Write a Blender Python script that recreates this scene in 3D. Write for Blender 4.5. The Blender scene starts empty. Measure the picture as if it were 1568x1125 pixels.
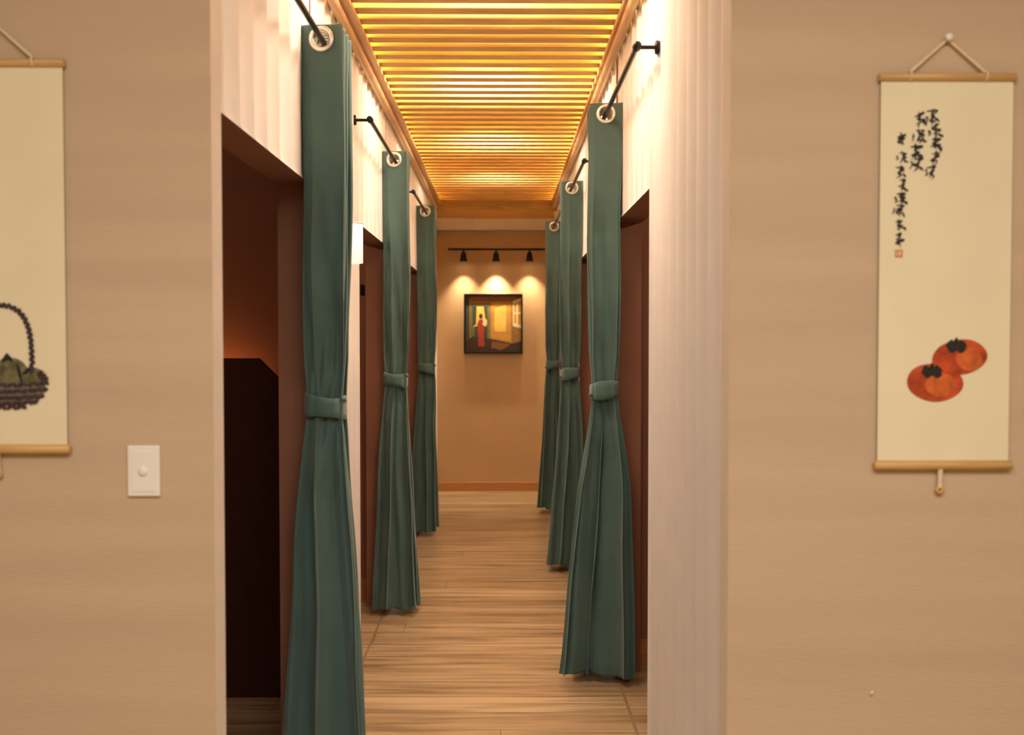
import bpy, bmesh, math, random
from mathutils import Vector
S = bpy.context.scene
C = S.collection
PI = math.pi

# ------------------------------------------------------------------ helpers
def new_mat(name, col, rough=0.6, metal=0.0, var=0.0, nscale=8.0, bump=0.0, bscale=60.0,
            stretch=(1,1,1), emis=None, estr=0.0, spec=0.5, sheen=0.0):
    m = bpy.data.materials.new(name); m.use_nodes = True
    nt = m.node_tree; b = nt.nodes['Principled BSDF']
    b.inputs['Base Color'].default_value = (*col, 1)
    b.inputs['Roughness'].default_value = rough
    b.inputs['Metallic'].default_value = metal
    b.inputs['Specular IOR Level'].default_value = spec
    if sheen:
        b.inputs['Sheen Weight'].default_value = sheen
    if emis:
        b.inputs['Emission Color'].default_value = (*emis, 1)
        b.inputs['Emission Strength'].default_value = estr
    tc = nt.nodes.new('ShaderNodeTexCoord')
    mp = nt.nodes.new('ShaderNodeMapping'); mp.inputs['Scale'].default_value = stretch
    nt.links.new(tc.outputs['Object'], mp.inputs['Vector'])
    if var:
        n = nt.nodes.new('ShaderNodeTexNoise'); n.inputs['Scale'].default_value = nscale
        n.inputs['Detail'].default_value = 4
        nt.links.new(mp.outputs[0], n.inputs['Vector'])
        r = nt.nodes.new('ShaderNodeValToRGB')
        r.color_ramp.elements[0].position = 0.3; r.color_ramp.elements[1].position = 0.7
        r.color_ramp.elements[0].color = (*[c*(1-var) for c in col], 1)
        r.color_ramp.elements[1].color = (*[min(1, c*(1+var)) for c in col], 1)
        nt.links.new(n.outputs['Fac'], r.inputs[0]); nt.links.new(r.outputs[0], b.inputs['Base Color'])
    if bump:
        n = nt.nodes.new('ShaderNodeTexNoise'); n.inputs['Scale'].default_value = bscale
        nt.links.new(mp.outputs[0], n.inputs['Vector'])
        bp = nt.nodes.new('ShaderNodeBump'); bp.inputs['Strength'].default_value = bump
        bp.inputs['Distance'].default_value = 0.004
        nt.links.new(n.outputs['Fac'], bp.inputs['Height']); nt.links.new(bp.outputs[0], b.inputs['Normal'])
    return m

def mesh_obj(name, verts, faces, mats, parent=None, smooth=False, fmat=None):
    me = bpy.data.meshes.new(name); me.from_pydata(verts, [], faces)
    for m in (mats if isinstance(mats, (list, tuple)) else [mats]): me.materials.append(m)
    if fmat:
        for p, i in zip(me.polygons, fmat): p.material_index = i
    if smooth:
        for p in me.polygons: p.use_smooth = True
    me.update()
    o = bpy.data.objects.new(name, me); C.objects.link(o)
    if parent: o.parent = parent
    return o

def empty(name, loc=(0,0,0)):
    e = bpy.data.objects.new(name, None); C.objects.link(e); e.location = loc
    e.empty_display_size = 0.05
    return e

BF = [(0,3,2,1),(4,5,6,7),(0,1,5,4),(1,2,6,5),(2,3,7,6),(3,0,4,7)]
def bv(x0,x1,y0,y1,z0,z1):
    return [(x0,y0,z0),(x1,y0,z0),(x1,y1,z0),(x0,y1,z0),(x0,y0,z1),(x1,y0,z1),(x1,y1,z1),(x0,y1,z1)]
def box(name, x0,x1,y0,y1,z0,z1, mat, parent=None, bevel=0.0):
    o = mesh_obj(name, bv(x0,x1,y0,y1,z0,z1), BF, mat, parent)
    if bevel:
        md = o.modifiers.new('b','BEVEL'); md.width = bevel; md.segments = 3
    return o
def boxes(name, lst, mat, parent=None, bevel=0.0):
    V=[];F=[]
    for b in lst:
        n=len(V); V+=bv(*b); F+=[tuple(i+n for i in f) for f in BF]
    o = mesh_obj(name,V,F,mat,parent)
    if bevel:
        md=o.modifiers.new('b','BEVEL'); md.width=bevel; md.segments=2
    return o
def prism(name, pts, y0, y1, mat, parent=None):      # polygon in XZ extruded along Y
    n=len(pts); V=[(x,y0,z) for x,z in pts]+[(x,y1,z) for x,z in pts]
    F=[tuple(range(n)), tuple(range(2*n-1,n-1,-1))]
    F+=[(i,i+n,(i+1)%n+n,(i+1)%n) for i in range(n)]
    return mesh_obj(name,V,F,mat,parent)
def flats(name, polys, y, mat, parent=None):         # flat polygons facing -Y
    V=[];F=[]
    for k,p in enumerate(polys):
        n=len(V); V+=[(x,y-0.00002*k,z) for x,z in p]; F.append(tuple(range(n,n+len(p))))
    return mesh_obj(name,V,F,mat,parent)
def tube(name, pts, r, mat, parent=None, seg=16, cyclic=False):
    cu=bpy.data.curves.new(name,'CURVE'); cu.dimensions='3D'; cu.bevel_depth=r
    cu.bevel_resolution=seg//4; cu.use_fill_caps=True
    sp=cu.splines.new('POLY'); sp.points.add(len(pts)-1)
    for p,q in zip(sp.points,pts): p.co=(*q,1)
    sp.use_cyclic_u=cyclic
    o=bpy.data.objects.new(name,cu); C.objects.link(o); cu.materials.append(mat)
    dg=bpy.context.evaluated_depsgraph_get(); me=bpy.data.meshes.new_from_object(o.evaluated_get(dg))
    bpy.data.objects.remove(o); o=bpy.data.objects.new(name,me); C.objects.link(o)
    for p in me.polygons: p.use_smooth=True
    if parent: o.parent=parent
    return o
def lathe(name, prof, axis_o, axis, mat, parent=None, seg=32):  # prof: (radius, dist along axis)
    ax=Vector(axis).normalized(); u=ax.orthogonal().normalized(); w=ax.cross(u); o0=Vector(axis_o)
    V=[];F=[]
    for r,h in prof:
        for k in range(seg):
            a=2*PI*k/seg; V.append(tuple(o0+ax*h+(u*math.cos(a)+w*math.sin(a))*r))
    for i in range(len(prof)-1):
        for k in range(seg):
            F.append((i*seg+k,i*seg+(k+1)%seg,(i+1)*seg+(k+1)%seg,(i+1)*seg+k))
    F.append(tuple(range(seg))[::-1]); F.append(tuple(range((len(prof)-1)*seg,len(prof)*seg)))
    return mesh_obj(name,V,F,mat,parent,smooth=True)
def torus(name, c, R, r, axis, mat, parent=None, flat=1.0):
    ax=Vector(axis).normalized(); u=ax.orthogonal().normalized(); w=ax.cross(u); c=Vector(c)
    V=[];F=[];N=36;M=12
    for i in range(N):
        a=2*PI*i/N; d=u*math.cos(a)+w*math.sin(a)
        for j in range(M):
            b=2*PI*j/M; V.append(tuple(c+d*(R+r*math.cos(b))+ax*r*flat*math.sin(b)))
    for i in range(N):
        for j in range(M):
            F.append((i*M+j,((i+1)%N)*M+j,((i+1)%N)*M+(j+1)%M,i*M+(j+1)%M))
    return mesh_obj(name,V,F,mat,parent,smooth=True)
def ell(cx,cz,rx,rz,n=40,seed=None,j=0.0,rot=0.0):
    rnd=random.Random(seed); ph=[rnd.uniform(0,6.28) for _ in range(4)]
    out=[]
    for i in range(n):
        a=-2*PI*i/n
        k=1+j*(math.sin(2*a+ph[0])+.6*math.sin(3*a+ph[1])+.4*math.sin(5*a+ph[2]))
        x=rx*k*math.cos(a); z=rz*k*math.sin(a)
        out.append((cx+x*math.cos(rot)-z*math.sin(rot), cz+x*math.sin(rot)+z*math.cos(rot)))
    return out

# ------------------------------------------------------------------ materials
M_wallp = new_mat('beige_wallpaper',(0.56,0.42,0.285),0.8,var=0.05,nscale=2.2,bump=0.25,bscale=90,stretch=(.35,1,5),spec=.2)
M_reveal= new_mat('pale_reveal',(0.74,0.68,0.62),0.7,var=.04)
M_white = new_mat('white_fluted_panel',(0.80,0.785,0.785),0.6,var=.03,nscale=3,spec=.3)
M_brown = new_mat('red_brown_paint',(0.31,0.15,0.098),0.75,var=.08,nscale=3,spec=.2)
M_dark  = new_mat('dark_brown_panel',(0.065,0.020,0.012),0.7,var=.1,spec=.2)
M_back  = new_mat('peach_paint',(0.58,0.375,0.20),0.75,var=.04,nscale=3,bump=.15,spec=.2)
M_slat  = new_mat('golden_slat_wood',(0.64,0.38,0.115),0.65,var=.2,nscale=5,stretch=(1,12,12),bump=.1)
M_ceil  = new_mat('ceiling_yellow',(0.80,0.60,0.28),0.8,var=.05)
M_ceilw = new_mat('ceiling_plaster',(0.75,0.72,0.66),0.8,var=.03)
M_trim  = new_mat('light_oak_trim',(0.68,0.44,0.22),0.45,var=.15,nscale=6,stretch=(10,1,10))
M_thr   = new_mat('threshold_strip',(0.34,0.22,0.13),0.4,var=.1,nscale=6)
M_base  = new_mat('oak_baseboard',(0.50,0.22,0.07),0.4,var=.12,nscale=6,stretch=(1,10,10))
M_baseD = new_mat('dark_baseboard',(0.04,0.018,0.012),0.5,var=.1)
M_teal  = new_mat('teal_curtain_fabric',(0.074,0.146,0.137),0.7,var=.10,nscale=5,bump=.3,bscale=350,sheen=.3,spec=.3)
M_tealb = new_mat('teal_tie_fabric',(0.080,0.156,0.146),0.7,var=.08,nscale=8,bump=.3,bscale=300,sheen=.3,spec=.3)
M_black = new_mat('black_metal',(0.012,0.012,0.012),0.35,metal=.6,var=.1)
M_ring  = new_mat('satin_nickel',(0.82,0.78,0.70),0.25,metal=.6,var=.05)
M_switch= new_mat('switch_plastic',(0.84,0.80,0.72),0.35,var=.02)
M_paper = new_mat('scroll_paper',(0.80,0.72,0.50),0.85,var=.04,nscale=4,bump=.1,bscale=120,spec=.1)
M_rod   = new_mat('scroll_rod_wood',(0.58,0.36,0.13),0.45,var=.15,nscale=10,stretch=(1,10,10))
M_str   = new_mat('cord',(0.74,0.60,0.42),0.8,var=.1,nscale=60)
M_ink   = new_mat('black_ink',(0.015,0.013,0.012),0.8,var=.4,nscale=70)
M_seal  = new_mat('red_seal_ink',(0.62,0.22,0.09),0.8,var=.3,nscale=200)
M_pers  = new_mat('persimmon_ink',(0.46,0.060,0.010),0.8,var=.45,nscale=35)
M_persL = new_mat('persimmon_light_ink',(0.60,0.12,0.02),0.8,var=.3,nscale=40)
M_green = new_mat('green_fruit_ink',(0.14,0.125,0.05),0.8,var=.5,nscale=60)
M_bask  = new_mat('basket_ink',(0.045,0.025,0.028),0.8,var=.5,nscale=90)
M_baskL = new_mat('basket_light_ink',(0.15,0.11,0.085),0.8,var=.5,nscale=90)
M_glow  = new_mat('sconce_glass',(0.9,0.85,0.75),0.4,var=.02,emis=(1,.86,.70),estr=.8)
M_led   = new_mat('warm_led_strip',(1,.8,.4),0.5,var=.02,emis=(1,.58,.16),estr=38)
M_led2  = new_mat('amber_led_strip',(1,.6,.3),0.5,var=.02,emis=(1,.36,.10),estr=24)
M_lamp  = new_mat('lamp_face',(1,.9,.7),0.5,var=.02,emis=(1,.82,.56),estr=12)

def floor_mat():
    m=bpy.data.materials.new('oak_plank_floor'); m.use_nodes=True; nt=m.node_tree; N=nt.nodes; L=nt.links
    b=N['Principled BSDF']; tc=N.new('ShaderNodeTexCoord')
    def mth(op,a,bb=None):
        x=N.new('ShaderNodeMath'); x.operation=op
        for i,v in enumerate((a,bb)):
            if v is None: continue
            if isinstance(v,(int,float)): x.inputs[i].default_value=v
            else: L.new(v,x.inputs[i])
        return x.outputs[0]
    sp=N.new('ShaderNodeSeparateXYZ'); L.new(tc.outputs['Object'],sp.inputs[0])
    row=mth('FLOOR',mth('DIVIDE',sp.outputs['Y'],.18))
    wn=N.new('ShaderNodeTexWhiteNoise'); wn.noise_dimensions='1D'; L.new(row,wn.inputs['W'])
    xo=mth('ADD',sp.outputs['X'],mth('MULTIPLY',wn.outputs['Value'],2.6))
    cb=N.new('ShaderNodeCombineXYZ'); L.new(xo,cb.inputs[0]); L.new(sp.outputs['Y'],cb.inputs[1])
    br=N.new('ShaderNodeTexBrick'); L.new(cb.outputs[0],br.inputs['Vector'])
    br.inputs['Scale'].default_value=1; br.inputs['Brick Width'].default_value=2.6
    br.inputs['Row Height'].default_value=.18; br.inputs['Mortar Size'].default_value=.0016
    br.inputs['Color1'].default_value=(.58,.44,.27,1); br.inputs['Color2'].default_value=(.42,.30,.17,1)
    br.inputs['Mortar'].default_value=(.16,.10,.06,1); br.offset=0.0
    cg=N.new('ShaderNodeCombineXYZ'); L.new(mth('ADD',sp.outputs['X'],mth('MULTIPLY',wn.outputs['Value'],57)),cg.inputs[0])
    L.new(sp.outputs['Y'],cg.inputs[1]); L.new(mth('MULTIPLY',wn.outputs['Value'],31),cg.inputs[2])
    mp=N.new('ShaderNodeMapping'); mp.inputs['Scale'].default_value=(1.2,18,1); L.new(cg.outputs[0],mp.inputs['Vector'])
    n=N.new('ShaderNodeTexNoise'); n.inputs['Scale'].default_value=1.3; n.inputs['Detail'].default_value=7; n.inputs['Distortion'].default_value=.5
    L.new(mp.outputs[0],n.inputs['Vector'])
    r=N.new('ShaderNodeValToRGB'); r.color_ramp.elements[0].position=.32; r.color_ramp.elements[1].position=.60
    r.color_ramp.elements[0].color=(.46,.40,.34,1); r.color_ramp.elements[1].color=(1.08,1.07,1.05,1)
    L.new(n.outputs['Fac'],r.inputs[0])
    mx=N.new('ShaderNodeMix'); mx.data_type='RGBA'; mx.blend_type='MULTIPLY'; mx.inputs[0].default_value=.88
    L.new(br.outputs['Color'],mx.inputs[6]); L.new(r.outputs[0],mx.inputs[7]); L.new(mx.outputs[2],b.inputs['Base Color'])
    b.inputs['Roughness'].default_value=.30; b.inputs['Specular IOR Level'].default_value=.5
    bp=N.new('ShaderNodeBump'); bp.inputs['Strength'].default_value=.12; bp.inputs['Distance'].default_value=.002
    L.new(n.outputs['Fac'],bp.inputs['Height']); L.new(bp.outputs[0],b.inputs['Normal'])
    return m
M_floor=floor_mat()

# ------------------------------------------------------------------ room shell
XL,XR=-0.643,0.507
YF,YFB=2.22,2.30
YB=9.8
ZT=3.0
TH=0.115
box('floor',-2.8,2.8,-2.2,YB+.1,-.05,0,M_floor)
box('ceiling',-2.8,2.8,-2.2,YFB,ZT,ZT+.05,M_ceilw)
box('ceiling_corridor',-2.8,2.8,YFB,YB+.1,ZT,ZT+.05,M_ceil)
box('wall_rear',-2.8,2.8,-2.2,-2.1,0,ZT,M_wallp)
box('wall_side_left',-2.8,-2.7,-2.1,YB+.1,0,ZT,M_wallp)
box('wall_side_right',2.7,2.8,-2.1,YB+.1,0,ZT,M_wallp)
def front_wall(name,xa,xb,edge):
    o=mesh_obj(name,bv(xa,xb,YF,YFB,0,ZT),BF,[M_wallp,M_reveal,M_brown],None,False,
               [0,0,0,1 if edge=='R' else 0,2,1 if edge=='L' else 0])
    return o
front_wall('wall_front_left',-2.7,XL,'R')
front_wall('wall_front_right',XR,2.7,'L')
box('wall_back',-2.7,2.7,YB,YB+.1,0,ZT,M_back)

DH=2.02
doorsL=[(2.302,3.38),(4.50,5.54),(6.65,7.70)]
doorsR=[(3.44,4.45),(5.55,6.53),(7.65,8.70)]
WL=.145; AMP=.024
def fluted_wall(name,x0,sgn,doors):   # sgn=-1 left wall (solid lies toward -x)
    segs=[]; y=YFB
    for a,b in doors:
        if a-y>.01: segs.append((y,a,0.0))
        segs.append((max(a,y),b,DH)); y=b
    segs.append((y,YB,0.0))
    V=[];F=[];fm=[]
    for a,b,zb in segs:
        n=max(2,int((b-a)/.008)); base=len(V)
        for i in range(n+1):
            yy=a+(b-a)*i/n
            dep=AMP*(1-math.sqrt(math.cos(PI*yy/WL+.3*math.sin(3.1*yy))**2+.004))*(1+.2*math.sin(7.3*yy))
            endf=min(1,min(yy-a,b-yy)/.02) if zb==0 else 1
            dep=max(0,dep*endf)
            fx=x0+sgn*dep; bx=x0+sgn*TH
            fx0=x0+sgn*(.001 if zb>0 else dep)
            V+=[(fx0,yy,zb),(fx,yy,zb+.02),(fx,yy,ZT),(bx,yy,ZT),(bx,yy,zb)]
        for i in range(n):
            p=base+i*5; q=p+5
            F+=[(p,q,q+1,p+1),(p+1,q+1,q+2,p+2),(p+2,q+2,q+3,p+3),(p+3,q+3,q+4,p+4),(p+4,q+4,q,p)]; fm+=[0,0,1,1,1]
        F+=[tuple(base+j for j in range(5))]; e=base+n*5; F+=[tuple(e+j for j in (4,3,2,1,0))]; fm+=[1,1]
    o=mesh_obj(name,V,F,[M_white,M_brown],None,False,fm)
    for p in o.data.polygons: p.use_smooth = (p.material_index==0 and len(p.vertices)==4)
    bm=bmesh.new(); bm.from_mesh(o.data); bmesh.ops.recalc_face_normals(bm,faces=bm.faces)
    for e in bm.edges:
        if len(e.link_faces)==2 and e.link_faces[0].material_index!=e.link_faces[1].material_index: e.smooth=False
    bm.to_mesh(o.data); bm.free()
    return o
fluted_wall('wall_corridor_left',XL,-1,doorsL)
fluted_wall('wall_corridor_right',XR,1,doorsR)
for i,y in enumerate((4.32,5.72,7.85)):
    box('wall_partition_left_%d'%(i+1),-2.7,XL-TH,y,y+.08,0,ZT,M_brown)
for i,y in enumerate((4.55,6.65,8.82)):
    box('wall_partition_right_%d'%(i+1),XR+TH,2.7,y,y+.08,0,ZT,M_brown)
for nm,x0,x1,ys in (('left',-2.7,XL-TH,(4.32,5.72,7.85)),('right',XR+TH,2.7,(4.55,6.65,8.82))):
    for i,y in enumerate(ys):
        box('baseboard_partition_%s_%d'%(nm,i+1),x0,x1,y-.015,y,0,.12,M_baseD if (nm=='left' and i==0) else M_base)
n=1
for x0,x1,dd in ((XL-TH,XL,doorsL),(XR,XR+TH,doorsR)):
    for a,b in dd:
        box('trim_threshold_%d'%n,(x1-.012 if x0<0 else x0),(x1 if x0<0 else x0+.012),a,b,0,.003,M_thr,None,.001); n+=1
prism('half_wall',[(-2.7,0),(-.88,0),(-.88,1.28),(-1.02,1.42),(-2.7,1.42)],4.14,4.2,M_dark)
box('trim_led_left_room',-2.2,-1.1,4.21,4.225,1.28,1.30,M_led2)
box('baseboard_back',XL,XR+.02,YB-.018,YB,0,.09,M_base,None,.003)
box('trim_back_cornice',XL-.005,XR+.005,YB-.06,YB,2.565,2.68,M_reveal,None,.012)
box('trim_back_beam',XL-.005,XR+.005,YB-.45,YB-.40,2.70,2.80,M_slat,None,.004)

# ceiling slats
sl=[];y=2.36;rnd=random.Random(4)
while y<9.33:
    sl.append((XL+.012,XR-.012,y,y+.074,2.79+rnd.uniform(-.002,.002),2.814)); y+=.130
boxes('ceiling_slats',sl,M_slat,None,.003)
box('trim_ceiling_left',XL-.002,XL+.07,YFB+.01,9.34,2.765,2.788,M_trim,None,.004)
box('trim_ceiling_right',XR-.05,XR+.002,YFB+.01,9.34,2.765,2.788,M_trim,None,.004)
tube('trim_pole_left',[(XL+.022,YFB+.02,2.742),(XL+.022,9.34,2.742)],.02,M_trim)
tube('trim_pole_right',[(XR-.022,YFB+.02,2.742),(XR-.022,9.34,2.742)],.02,M_trim)
box('led_strip',XL+.01,XL+.03,2.5,9.2,2.835,2.845,M_led)
box('led_strip',XR-.03,XR-.01,2.5,9.2,2.835,2.845,M_led)

# ------------------------------------------------------------------ curtains
def interp(tab,z,lin=False):
    if z>=tab[0][0]: return tab[0][1]
    for (za,a),(zb,b) in zip(tab,tab[1:]):
        if z>=zb:
            t=(za-z)/(za-zb)
            if not lin: t=t*t*(3-2*t)
            return a+(b-a)*t
    return tab[-1][1]
ZR=2.46
def curtain(cx,y0,wall,sgn,jamb,seed,hb=.13,sh=0.0,zt=1.28,hw=.068,tw=.80):
    rnd=random.Random(seed); E=empty('curtain',(cx,y0,0)); 
    NS=6; CP=44
    d0=.032; yc=y0+NS*d0/2
    A=[(2.5,hw),(2.2,hw*.995),(1.75,hw*.98),(zt+.16,hw*.94),(zt+.04,hw*tw),(zt-.03,hw*tw),(zt-.10,hw*(tw+.10)),(.85,hb*.64+.004),(.45,hb*.84),(.03,hb)]
    Dp=[(2.5,d0),(1.8,d0*.85),(zt+.05,.016),(zt-.03,.016),(.7,.028),(.03,.036)]
    Rp=[(2.5,0.0),(2.32,.003),(1.95,.010),(zt+.15,.018),(zt+.03,.010),(zt-.05,.013),(1.0,.038),(.6,.054),(.03,.064)]
    ph=[rnd.uniform(0,6.28) for _ in range(NS+1)]; mm=[rnd.choice([1.4,1.7,2.1]) for _ in range(NS+1)]
    am=[rnd.uniform(.88,1.03) for _ in range(NS+2)]; am2=[rnd.uniform(-.38,.05) for _ in range(NS+2)]
    zs=[]; z=ZR+.045
    while z>ZR-.05: zs.append(z); z-=.006
    while z>.03: zs.append(z); z-=.022
    zs.append(.028)
    V=[];F=[]; nc=NS*CP+1
    def ridge(p):      # rounded crest and tight valley
        return 1-2*abs(math.sin(p/2))**.7
    def pt(t,z):
        i=min(int(t),NS-1); s=t-i
        a=interp(A,z,True); d=interp(Dp,z); r=interp(Rp,z,True)
        low=max(0,min(1,(zt-z)/zt)); 
        k0=am[i]+low*am2[i]; k1=am[i+1]+low*am2[i+1]
        if i==0: k0=1.0-.12*low; k1=1.0
        if i==1: k0=1.0
        k=k0*(1-s)+k1*s
        if z>ZR-.15: 
            w=min(1,(z-(ZR-.15))/.12); k=k*(1-w)+w
        wnd=math.sin(PI*s)**.5 if 0<s<1 else 0
        x=a*k*math.cos(PI*t)
        p0=2*PI*mm[i]*s+ph[i]+.6*math.sin(1.9*z+ph[i])
        x+=wnd*r*.30*math.sin(2*p0)
        yy=d*(t-NS/2+.7*math.sin(2*PI*t)/(2*PI))
        yy+=-r*wnd*(ridge(p0)+.28*ridge(2.2*p0+1.0+z*.8)*(.4+.6*low))
        g=math.exp(-((z-zt-.10)/.12)**2)+math.exp(-((z-zt+.14)/.14)**2)
        yy+=.005*g*math.sin(x*170+(z-zt)*22*sgn+seed)*wnd
        wob=.006*math.sin(3*z+seed)*min(1,(ZR-z)/.6 if z<ZR else 0)+.002*math.sin(9*z+t*1.3+seed)*min(1,max(0,(ZR-z)/.4))
        X=cx+x+sh*low**1.2+wob
        Y=yc+yy+.004*math.sin(11*z+6*x/a+seed)*min(1,max(0,(ZR-.2-z)/.5))
        zz=z
        if z<.12: zz=z+(.012*math.sin(t*2.1+seed)+.014)*(1-(z-.028)/.1 if z>.028 else 1)
        if Y>jamb-.012:
            lim=wall-sgn*.004
            X=min(X,lim) if sgn>0 else max(X,lim)
        return (X,Y,zz)
    for z in zs:
        for c in range(nc): V.append(pt(c/CP,z))
    eye=[(cx,yc+d0*(i+.5-NS/2),ZR) for i in range(NS)]
    for r in range(len(zs)-1):
        for c in range(nc-1):
            q=(r*nc+c,r*nc+c+1,(r+1)*nc+c+1,(r+1)*nc+c)
            if zs[r]>ZR-.06:
                mx=sum(V[k][0] for k in q)/4-cx; mz=sum(V[k][2] for k in q)/4-ZR
                if mx*mx+mz*mz<.0315**2: continue
            F.append(q)
    V=[(v[0]-cx,v[1]-y0,v[2]) for v in V]
    o=mesh_obj('cloth',V,F,M_teal,E,smooth=True)
    md=o.modifiers.new('s','SOLIDIFY'); md.thickness=.0016
    for i,e in enumerate(eye):
        yv=e[1]-y0
        torus('eyelet_%d'%i,(0,yv-.001,ZR),.034,.0075,(0.12,1,0),M_ring,E,.55)
    a=interp(A,zt)+.005; dd=NS*.016/2+.021; VB=[];FB=[];NB=72
    HR=[-.036,-.033,-.015,.0,.015,.033,.036]; off=[-.003,.001,.003,.0025,.003,.001,-.003]
    xs=.006*math.sin(3*zt+seed)
    for h,of in zip(HR,off):
        for k in range(NB):
            an=2*PI*k/NB; cc=math.cos(an); ss=math.sin(an)
            ex=abs(cc)**.7*(1 if cc>0 else -1); ey=abs(ss)**.7*(1 if ss>0 else -1)
            wr=.0016*math.sin(5*an+seed)+.0012*math.sin(11*an)
            VB.append((xs+(a+of+wr)*ex, yc-y0+(dd+of+wr)*ey, zt+h*(1+.15*math.sin(an*2+seed))+ sgn*.007*ex))
    for i in range(len(HR)-1):
        for k in range(NB): FB.append((i*NB+k,i*NB+(k+1)%NB,(i+1)*NB+(k+1)%NB,(i+1)*NB+k))
    o=mesh_obj('tie_band',VB,FB,M_tealb,E,smooth=True); md=o.modifiers.new('s','SOLIDIFY'); md.thickness=.003
    torus('tie_loop',(xs-sgn*(a+.001),yc-y0-.035,zt+.022*(-1 if sgn>0 else 1)),.007,.005,(.2,.3,1),M_tealb,E,1.4)
    return E

def rod(cx,ya,yb,wall,sgn):
    E=empty('curtain_rod',(cx,ya,ZR))
    tube('bar',[(0,-.02,0),(0,yb-ya,0)],.0095,M_black,E)
    lathe('finial',[(.003,-.03),(.0125,-.027),(.0135,-.018),(.0125,-.008),(.0095,-.004)],(0,0,0),(0,1,0),M_black,E)
    for k,yy in enumerate((0,yb-ya)):
        w=wall-cx+sgn*.008
        tube('bracket_arm_%d'%k,[(0,yy,0),(w,yy,0)],.0065,M_black,E)
        lathe('bracket_plate_%d'%k,[(.022,0),(.022,.010),(.010,.013)],(w,yy,0),(-sgn,0,0),M_black,E)
        torus('bracket_ring_%d'%k,(0,yy,0),.0105,.004,(0,1,0),M_black,E,1.8)

CXL,CXR=-.578,.4425
for cx,y0,jm,seed,hb,sh,ra,tw in ((CXL,3.2,3.38,1,.138,-.012,2.37,.85),(CXL,5.34,5.54,2,.122,-.008,4.40,.82),(CXL,7.5,7.70,3,.105,-.02,6.53,.82)):
    curtain(cx,y0,XL,-1,jm,seed,hb,sh,tw=tw); rod(cx,ra,y0+.30,XL,-1)
for cx,y0,jm,seed,hb,sh,ra in ((CXR,4.25,4.45,5,.172,-.020,3.30),(CXR,6.33,6.53,6,.12,-.035,5.40),(CXR,8.5,8.70,7,.11,-.035,7.52)):
    curtain(cx,y0,XR,1,jm,seed,hb,sh,tw=.78); rod(cx,ra,y0+.30,XR,1)

# ------------------------------------------------------------------ scrolls
def scroll_base(cx,zt,zb,w=.294):
    E=empty('hanging_scroll',(cx,YF,0)); h=w/2
    V=[];F=[];n=16
    for i in range(n+1):
        z=zb+(zt-zb)*i/n
        V+=[(-h,-.010,z),(h,-.010,z)]
    for i in range(n): F.append((2*i,2*i+1,2*i+3,2*i+2))
    o=mesh_obj('paper',V,F,M_paper,E); md=o.modifiers.new('s','SOLIDIFY'); md.thickness=.001; md.offset=-1
    lathe('top_rod',[(.006,-h-.006),(.0095,-h-.004),(.0095,h+.004),(.006,h+.006)],(0,-.0105,zt+.002),(1,0,0),M_rod,E)
    lathe('bottom_rod',[(.007,-h-.008),(.0105,-h-.005),(.0105,h+.005),(.007,h+.008)],(0,-.0115,zb),(1,0,0),M_rod,E)
    for s in (-1,1):
        tube('cord_%s'%('a' if s<0 else 'b'),[(s*.084,-.012,zt+.012),(0,-.008,zt+.086)],.0036,M_str,E,8)
        torus('cord_loop_%s'%('a' if s<0 else 'b'),(s*.084,-.012,zt+.004),.010,.0022,(1,0,0),M_str,E)
    lathe('wall_peg',[(.004,0),(.004,.012),(.008,.014),(.009,.018),(.006,.022)],(0,0,zt+.088),(0,-1,0),M_switch,E)
    tube('tassel_strap',[(-.006,-.012,zb-.008),(-.006,-.010,zb-.050)],.0058,M_str,E,8)
    torus('tassel_ring',(-.006,-.010,zb-.056),.006,.004,(0,1,0),M_rod,E)
    return E
def brush(pts,w,rnd):          # calligraphic ribbon along a polyline with varying pressure
    dense=[]
    for i in range(len(pts)-1):
        p0=pts[max(0,i-1)];p1=pts[i];p2=pts[i+1];p3=pts[min(len(pts)-1,i+2)]
        for k in range(6):
            t=k/6
            dense.append(tuple(.5*((2*p1[c])+(-p0[c]+p2[c])*t+(2*p0[c]-5*p1[c]+4*p2[c]-p3[c])*t*t+(-p0[c]+3*p1[c]-3*p2[c]+p3[c])*t**3) for c in (0,1)))
    dense.append(pts[-1]); out=[]; f=rnd.uniform(0,6); nn=len(dense)
    for i in range(nn-1):
        (x0,z0),(x1,z1)=dense[i],dense[i+1]; L=math.hypot(x1-x0,z1-z0) or 1e-6
        dx,dz=(x1-x0)/L,(z1-z0)/L
        def wd(j):
            u=j/(nn-1); return w*(.35+.65*abs(math.sin(f+u*5.5)))*(min(1,.5+4*u))*(1-.7*max(0,u-.75)/.25)
        a=wd(i);b=wd(i+1); e=w*.25
        out.append([(x0-dx*e-dz*-a*-1,z0-dz*e+dx*-a),(x1+dx*e+dz*b,z1+dz*e-dx*b),(x1+dx*e-dz*b,z1+dz*e+dx*b),(x0-dx*e-dz*a,z0-dz*e+dx*a)])
        out[-1][0]=(x0-dx*e+dz*a,z0-dz*e-dx*a)
    return out
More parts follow.
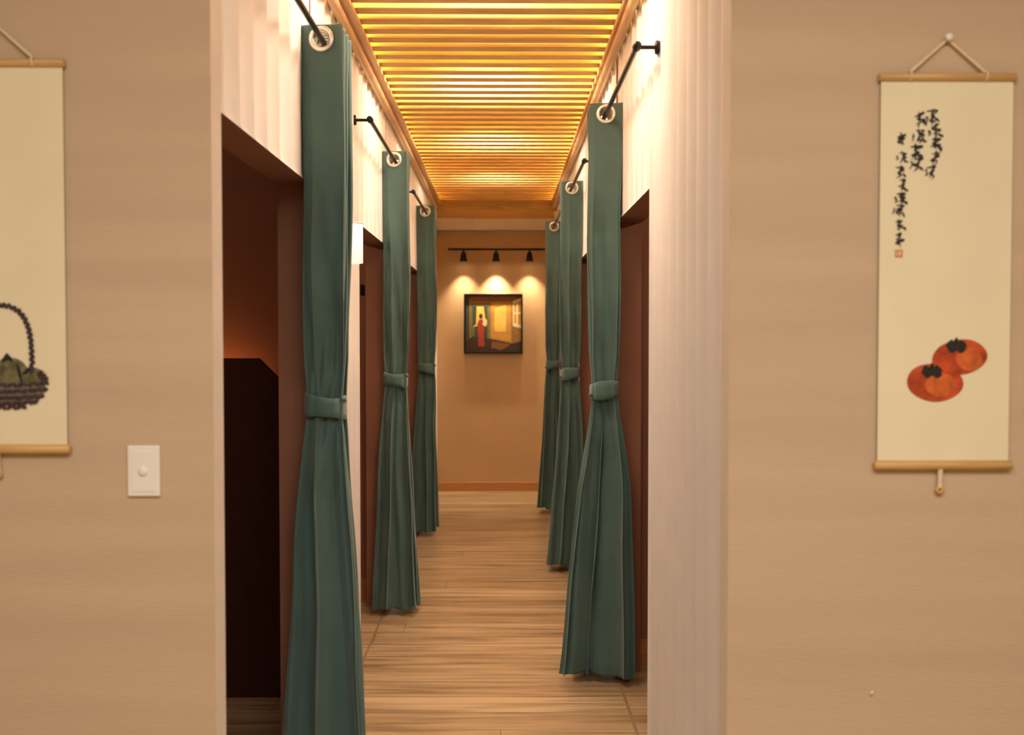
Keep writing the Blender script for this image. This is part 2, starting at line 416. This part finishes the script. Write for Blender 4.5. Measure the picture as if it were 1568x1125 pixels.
def glyph(cx,cz,s,rnd):        # cursive character: one connected zig-zag plus a few separate strokes
    P=[]; ro=rnd.uniform(-.15,.2)
    def T(u,v): return (cx+s*(u*math.cos(ro)-v*math.sin(ro)),cz+s*(u*math.sin(ro)+v*math.cos(ro)))
    j=lambda a:rnd.uniform(-a,a)
    w=s*rnd.uniform(.050,.078)
    zz=[T(-.28+j(.12),.30+j(.1)),T(.24+j(.1),.36+j(.08)),T(-.10+j(.15),.10+j(.08)),T(.22+j(.12),.06+j(.1)),T(-.20+j(.1),-.16+j(.1)),T(.08+j(.1),-.22+j(.08)),T(-.08+j(.2),-.46+j(.06))]
    if rnd.random()<.35: zz=zz[:5]
    P+=brush(zz,w,rnd)
    P+=brush([T(j(.1),.48+j(.05)),T(.02+j(.08),.1+j(.1)),T(-.06+j(.12),-.34+j(.1))],w*1.1,rnd)
    if rnd.random()<.75: P+=brush([T(.14+j(.08),-.12+j(.08)),T(.30+j(.08),-.24+j(.08)),T(.40+j(.06),-.34+j(.08))],w*1.3,rnd)
    if rnd.random()<.6: P+=brush([T(-.42+j(.05),.14+j(.1)),T(-.36+j(.06),-.04+j(.08)),T(-.44+j(.05),-.28+j(.1))],w,rnd)
    return P
ZS,ZE=2.077,1.219
E=scroll_base(.985,ZS,ZE)
q=lambda px,py:((px-1449)/693.0,1.5+(519-py)/693.0)   # artwork layout in the scroll's own plane
rnd=random.Random(21); G=[]
for x,ys,s in ((1429,(178,200,221,241,262),24),(1404,(183,208,232,250),26),(1379,(213,240,262,283,303,322,345,367),22)):
    for yy in ys:
        X,Z=q(x+rnd.uniform(-3,3),yy); G+=glyph(X,Z,s*rnd.uniform(.9,1.1)/693.0,rnd)
V=[];F=[]
for p in G:
    n=len(V); V+=[(a,-.0112,b) for a,b in p]; F.append(tuple(range(n,n+4)))
for i in range(len(F)):       # separate overlapping ribbons by microns
    for v in F[i]: V[v]=(V[v][0],-.0112-.0000015*i,V[v][2])
mesh_obj('calligraphy',V,F,M_ink,E)
X,Z=q(1377,387); r=.0085
flats('red_seal',[[(X-r,Z-r),(X+r,Z-r),(X+r,Z+r),(X-r,Z+r)]],-.0112,M_seal,E)
flats('seal_marks',[[(X-.005,Z-.005),(X-.003,Z-.005),(X-.003,Z+.005),(X-.005,Z+.005)],[(X+.001,Z-.004),(X+.004,Z-.004),(X+.004,Z+.005),(X+.001,Z+.005)]],-.0114,M_paper,E)
X,Z=q(1473,547); flats('persimmon_back',[ell(X,Z,.061,.040,48,3,.02,.12)],-.0112,M_pers,E)
flats('persimmon_back_light',[ell(X+.022,Z-.004,.030,.026,40,5,.05)],-.0114,M_persL,E)
X,Z=q(1435,586); flats('persimmon_front',[ell(X,Z,.062,.043,48,4,.02,-.08)],-.0116,M_pers,E)
flats('persimmon_front_light',[ell(X+.012,Z-.006,.036,.024,40,6,.06)],-.0118,M_persL,E)
K=[]
for (px,py) in ((1467,530),(1430,569)):
    X,Z=q(px,py); K.append(ell(X,Z,.024,.010,40,int(px),.12)); 
    for dx,dz,ro in ((-.016,.006,.9),(.015,.007,-.7),(.0,.010,1.5),(-.012,-.008,-.6),(.014,-.009,.5)):
        K.append(ell(X+dx,Z+dz,.010,.0045,20,int(px+dx*1000),.1,ro))
flats('calyx',K,-.0121,M_ink,E)
E=scroll_base(-1.111,2.103,1.257)
path=[]
for i in range(-40,41):
    t=i/40; a=t*PI/2
    x=.073*(1 if t>0 else -1)*abs(math.sin(a))**.8; z=1.425+.150*max(0,math.cos(a))**.55
    path.append((x,z))
def braid(path,w,step):
    out=[];acc=0;k=0
    for (x0,z0),(x1,z1) in zip(path,path[1:]):
        L=math.hypot(x1-x0,z1-z0); acc+=L
        if acc>=step:
            acc=0;k+=1; an=math.atan2(z1-z0,x1-x0)
            out.append(ell(x1,z1,w*1.15,w*.55,14,k,.08,an+(.7 if k%2 else -.7)))
    return out
dense=[]
for (a,b),(c,d) in zip(path,path[1:]):
    for k in range(6): dense.append((a+(c-a)*k/6,b+(d-b)*k/6))
flats('basket_handle',braid(dense,.0075,.0055),-.0116,M_bask,E)
bowl=[(-.10,1.420),(-.102,1.385),(-.085,1.362),(-.04,1.352),(.04,1.352),(.085,1.362),(.102,1.385),(.10,1.420)]
fr=[ell(-.075,1.420,.026,.022,30,1,.03),ell(-.03,1.427,.038,.027,30,2,.03),ell(.024,1.431,.038,.028,30,3,.03),ell(.070,1.418,.028,.021,30,4,.03)]
flats('green_fruit',fr,-.0119,M_green,E)
flats('fruit_calyx',[ell(.0175+dx,1.456+dz,.012,.004,16,9,.1,ro) for dx,dz,ro in ((0,0,.2),(-.004,.002,1.2),(.006,.002,-.9))]
      +[ell(-.04+dx,1.450+dz,.011,.004,16,9,.1,ro) for dx,dz,ro in ((0,0,.2),(-.004,.002,1.2),(.006,.002,-.9))]
      +[ell(.062,1.430,.012,.005,16,2,.1,.6),ell(.045,1.425,.004,.020,16,5,.1,.2),ell(-.004,1.425,.003,.020,16,6,.1,-.1)],-.0122,M_ink,E)
flats('basket_bowl',[bowl[::1]],-.01135,M_baskL,E)
B=[]
for row,(z,hw) in enumerate(((1.404,.104),(1.390,.102),(1.376,.094),(1.364,.080),(1.355,.055))):
    n=int(hw*2/.011)
    for i in range(n+1):
        x=-hw+2*hw*i/n; B.append(ell(x,z-.010*(1-(x/.11)**2)*(.6),.0065,.0042,12,i+row*9,.1,.5 if (i+row)%2 else -.5))
for s in (-1,1):
    for i in range(3): B.append(ell(s*(.092+.005*i),1.424-.007*i,.009,.006,12,i,.1,.5*s))
flats('basket_weave',B,-.0125,M_bask,E)

# ------------------------------------------------------------------ light switch
E=empty('light_switch',(-.797,YF,1.207))
box('plate',-.036,.036,-.009,0,-.057,.057,M_switch,E,.004)
box('inner_plate',-.027,.027,-.0105,-.008,-.046,.046,M_switch,E,.002)
lathe('button',[(.010,0),(.010,.004),(.008,.006)],(0,-.0095,0),(0,-1,0),M_switch,E)
E=empty('wall_hook',(.833,YF,.70)); E.scale=(.75,.75,.75)
lathe('base',[(.004,0),(.004,.003),(.002,.006)],(0,0,0),(0,-1,0),M_switch,E)
lathe('peg',[(.0028,0),(.0035,.012),(.002,.014)],(0,-.004,-.004),(0,-.4,1),M_switch,E)

# ------------------------------------------------------------------ sconce
E=empty('wall_sconce',(XL,4.03,1.885))
box('back_plate',-.012,.010,-.03,.03,-.085,.085,M_switch,E,.003)
lathe('shade',[(.030,-.08),(.036,-.078),(.036,.078),(.030,.08)],(.046,0,0),(0,0,1),M_glow,E)
lathe('cap',[(.037,.078),(.037,.084),(.020,.086)],(.046,0,0),(0,0,1),M_switch,E)
E=empty('coat_hook',(-.80,5.72,1.78))
box('plate',-.012,.012,-.004,0,-.03,.03,M_black,E,.002)
tube('hook',[(0,-.004,.015),(0,-.03,.012),(0,-.045,.03)],.004,M_black,E,8)
tube('lower_hook',[(0,-.004,-.01),(0,-.02,-.025),(0,-.035,-.01)],.004,M_black,E,8)

# ------------------------------------------------------------------ track light
TY=YB-.125
E=empty('track_light',(-.06,TY,2.37))
box('track',-.465,.475,-.016,.016,-.010,.010,M_black,E,.002)
for x in (-.40,.40): box('wall_mount_%d'%(x>0),x-.012,x+.012,.0,.125,-.008,.008,M_black,E,.002)
heads=(-.315,0.0,.325)
for k,x in enumerate(heads):
    lathe('stem_%d'%k,[(.009,0),(.009,.03)],(x,0,-.008),(0,0,-1),M_black,E)
    lathe('head_%d'%k,[(.012,0),(.022,.006),(.026,.03),(.036,.085),(.037,.09),(.033,.09),(.028,.075)],(x,0,-.025),(0,.06,-1),M_black,E)
    lathe('lens_%d'%k,[(.001,0),(.028,.001),(.028,.004)],(x,.004,-.108),(0,.06,-1),M_lamp,E)
    l=bpy.data.lights.new('spot','SPOT'); l.energy=(32,64,32)[k]; l.color=(1,.82,.56); l.spot_size=math.radians(84); l.spot_blend=1.0
    l.shadow_soft_size=.012
    o=bpy.data.objects.new('spot_bulb_%d'%k,l); C.objects.link(o); o.parent=E; o.location=(x,.006,-.125)
    o.rotation_euler=(math.radians(4),0,0)

# ------------------------------------------------------------------ painting
E=empty('framed_painting',(-.087,YB,1.651))
w,h=.288,.293; t=.017
boxes('frame',[(-w,w,-.045,0,h-t,h),(-w,w,-.045,0,-h,-h+t),(-w,-w+t,-.045,0,-h+t,h-t),(w-t,w,-.045,0,-h+t,h-t)],M_black,E,.002)
def pm(n,c,v=.15): return new_mat(n,c,.6,var=v,nscale=14)
P1=pm('paint_ochre',(.26,.13,.03)); P2=pm('paint_amber',(.48,.23,.035)); P3=pm('paint_gold',(.68,.42,.08)); P4=pm('paint_green',(.03,.045,.025))
P5=pm('paint_olive',(.12,.12,.04)); P6=pm('paint_umber',(.03,.013,.008)); P7=pm('paint_cream',(.66,.54,.30)); P8=pm('paint_red',(.32,.03,.012)); P9=pm('paint_sienna',(.20,.07,.016))
k=155.5; f=lambda px,py:((px-755.5)/k,(495.5-py)/k)     # artwork layout local to the canvas
def R(x0,x1,z0,z1): return [(x0,z0),(x1,z0),(x1,z1),(x0,z1)]
def Q(*pts): return [f(*p) for p in pts][::-1]
flats('canvas',[R(-w+t,w-t,-h+t,h-t)],-.02,P1,E)
flats('ceiling_band',[Q((713,453),(798,453),(798,457),(785,461),(722,461),(713,458))],-.0204,P9,E)
flats('room_wall_lit',[Q((752,463),(783,461),(783,524),(752,518))],-.0206,P2,E)
flats('sun_patch',[Q((757,472),(775,467),(775,508),(757,507))],-.0209,P3,E)
flats('door_jamb',[Q((713,453),(719,456),(719,538),(713,538))],-.0206,P4,E)
flats('door_frame',[Q((721,465),(749,465),(749,521),(721,519))],-.0208,P5,E)
flats('doorway_lit',[Q((724,469),(746,469),(746,497),(724,500))],-.0210,P3,E)
flats('doorway_curtain',[Q((724,469),(730,469),(729,496),(724,500)),Q((741,469),(746,469),(746,490),(743,486))],-.0212,P4,E)
flats('floor_dark',[Q((713,522),(726,514),(752,519),(783,526),(798,522),(798,538),(713,538))],-.0212,P6,E)
flats('floor_glow',[Q((753,522),(782,527),(768,536),(752,532))],-.0214,P9,E)
flats('table',[Q((727,500),(746,498),(746,519),(727,516))],-.0213,P4,E)
flats('figure_body',[Q((731,496),(734,489),(739,489),(742,497),(741,512),(732,512)),Q((733,512),(741,512),(742,530),(732,530))],-.0216,P8,E)
flats('figure_head',[ell(f(736.5,484)[0],f(736.5,484)[1],.018,.024,20)],-.0218,P6,E)
flats('tablecloth',[Q((740,488),(746,490),(744,500),(739,497))],-.0219,P7,E)
flats('window',[Q((785,461),(798,456),(798,503),(785,499))],-.0212,P7,E)
flats('window_panes',[Q((787,465),(791,463.5),(791,478),(787,478)),Q((793,463),(798,461),(798,477),(793,478)),Q((787,481),(791,481),(791,495),(787,494)),Q((793,481),(798,480),(798,498),(793,496))],-.0216,P2,E)

# ------------------------------------------------------------------ lights
def area(name,loc,sx,sy,e,col,rot=(0,0,0),shape='RECTANGLE'):
    l=bpy.data.lights.new(name,'AREA'); l.shape=shape; l.size=sx; l.size_y=sy; l.energy=e; l.color=col
    o=bpy.data.objects.new(name,l); C.objects.link(o); o.location=loc; o.rotation_euler=rot; return o
area('front_room_fill_light',(0.2,-.2,2.97),2.6,1.4,108,(1,.93,.83))  # unseen soft light added overhead to illuminate the front wall
for i,y in enumerate((3.4,4.95,6.4,7.9)):
    E=empty('ceiling_downlight',(-.06,y,2.99))
    lathe('housing',[(.24,.012),(.24,-.008),(.25,-.010),(.25,-.014),(.235,-.014),(.23,-.004)],(0,0,0),(0,0,1),M_trim,E)
    o=area('lamp',(0,0,-.022),.45,.45,(46,38,28,18)[i],(1,.88,.72),shape='DISK'); o.parent=E
for nm,x,y,e in (('left',-2.0,3.3,6),('left',-1.6,5.1,13),('left',-1.6,7,11),('right',1.4,3.6,16),('right',1.4,5.8,12),('right',1.4,7.9,10)):
    E=empty('room_fill_pendant',(x,y,2.3))  # made-up pendants, added out of view to brighten the room interiors
    tube('cable',[(0,0,.12),(0,0,.7)],.003,M_black,E,8)
    lathe('shade',[(.02,.13),(.03,.12),(.10,0),(.095,0),(.03,.11)],(0,0,0),(0,0,1),M_black,E)
    l=bpy.data.lights.new('fill_bulb','POINT'); l.energy=e; l.color=(1,.68,.46); l.shadow_soft_size=.04
    o=bpy.data.objects.new('fill_bulb',l); C.objects.link(o); o.parent=E; o.location=(0,0,-.03)

w=bpy.data.worlds.new('World'); S.world=w; w.use_nodes=True
w.node_tree.nodes['Background'].inputs[0].default_value=(.9,.75,.6,1); w.node_tree.nodes['Background'].inputs[1].default_value=.05

# ------------------------------------------------------------------ camera
cam=bpy.data.cameras.new('Camera'); co=bpy.data.objects.new('Camera',cam); C.objects.link(co)
cam.lens=35; cam.sensor_width=36; co.location=(0,0,1.5)
co.rotation_euler=(math.radians(90-1.63),0,math.radians(-.564))
cam.dof.use_dof=True; cam.dof.focus_distance=4.3; cam.dof.aperture_fstop=2.8
S.camera=co
S.view_settings.view_transform='Standard'; S.view_settings.look='None'
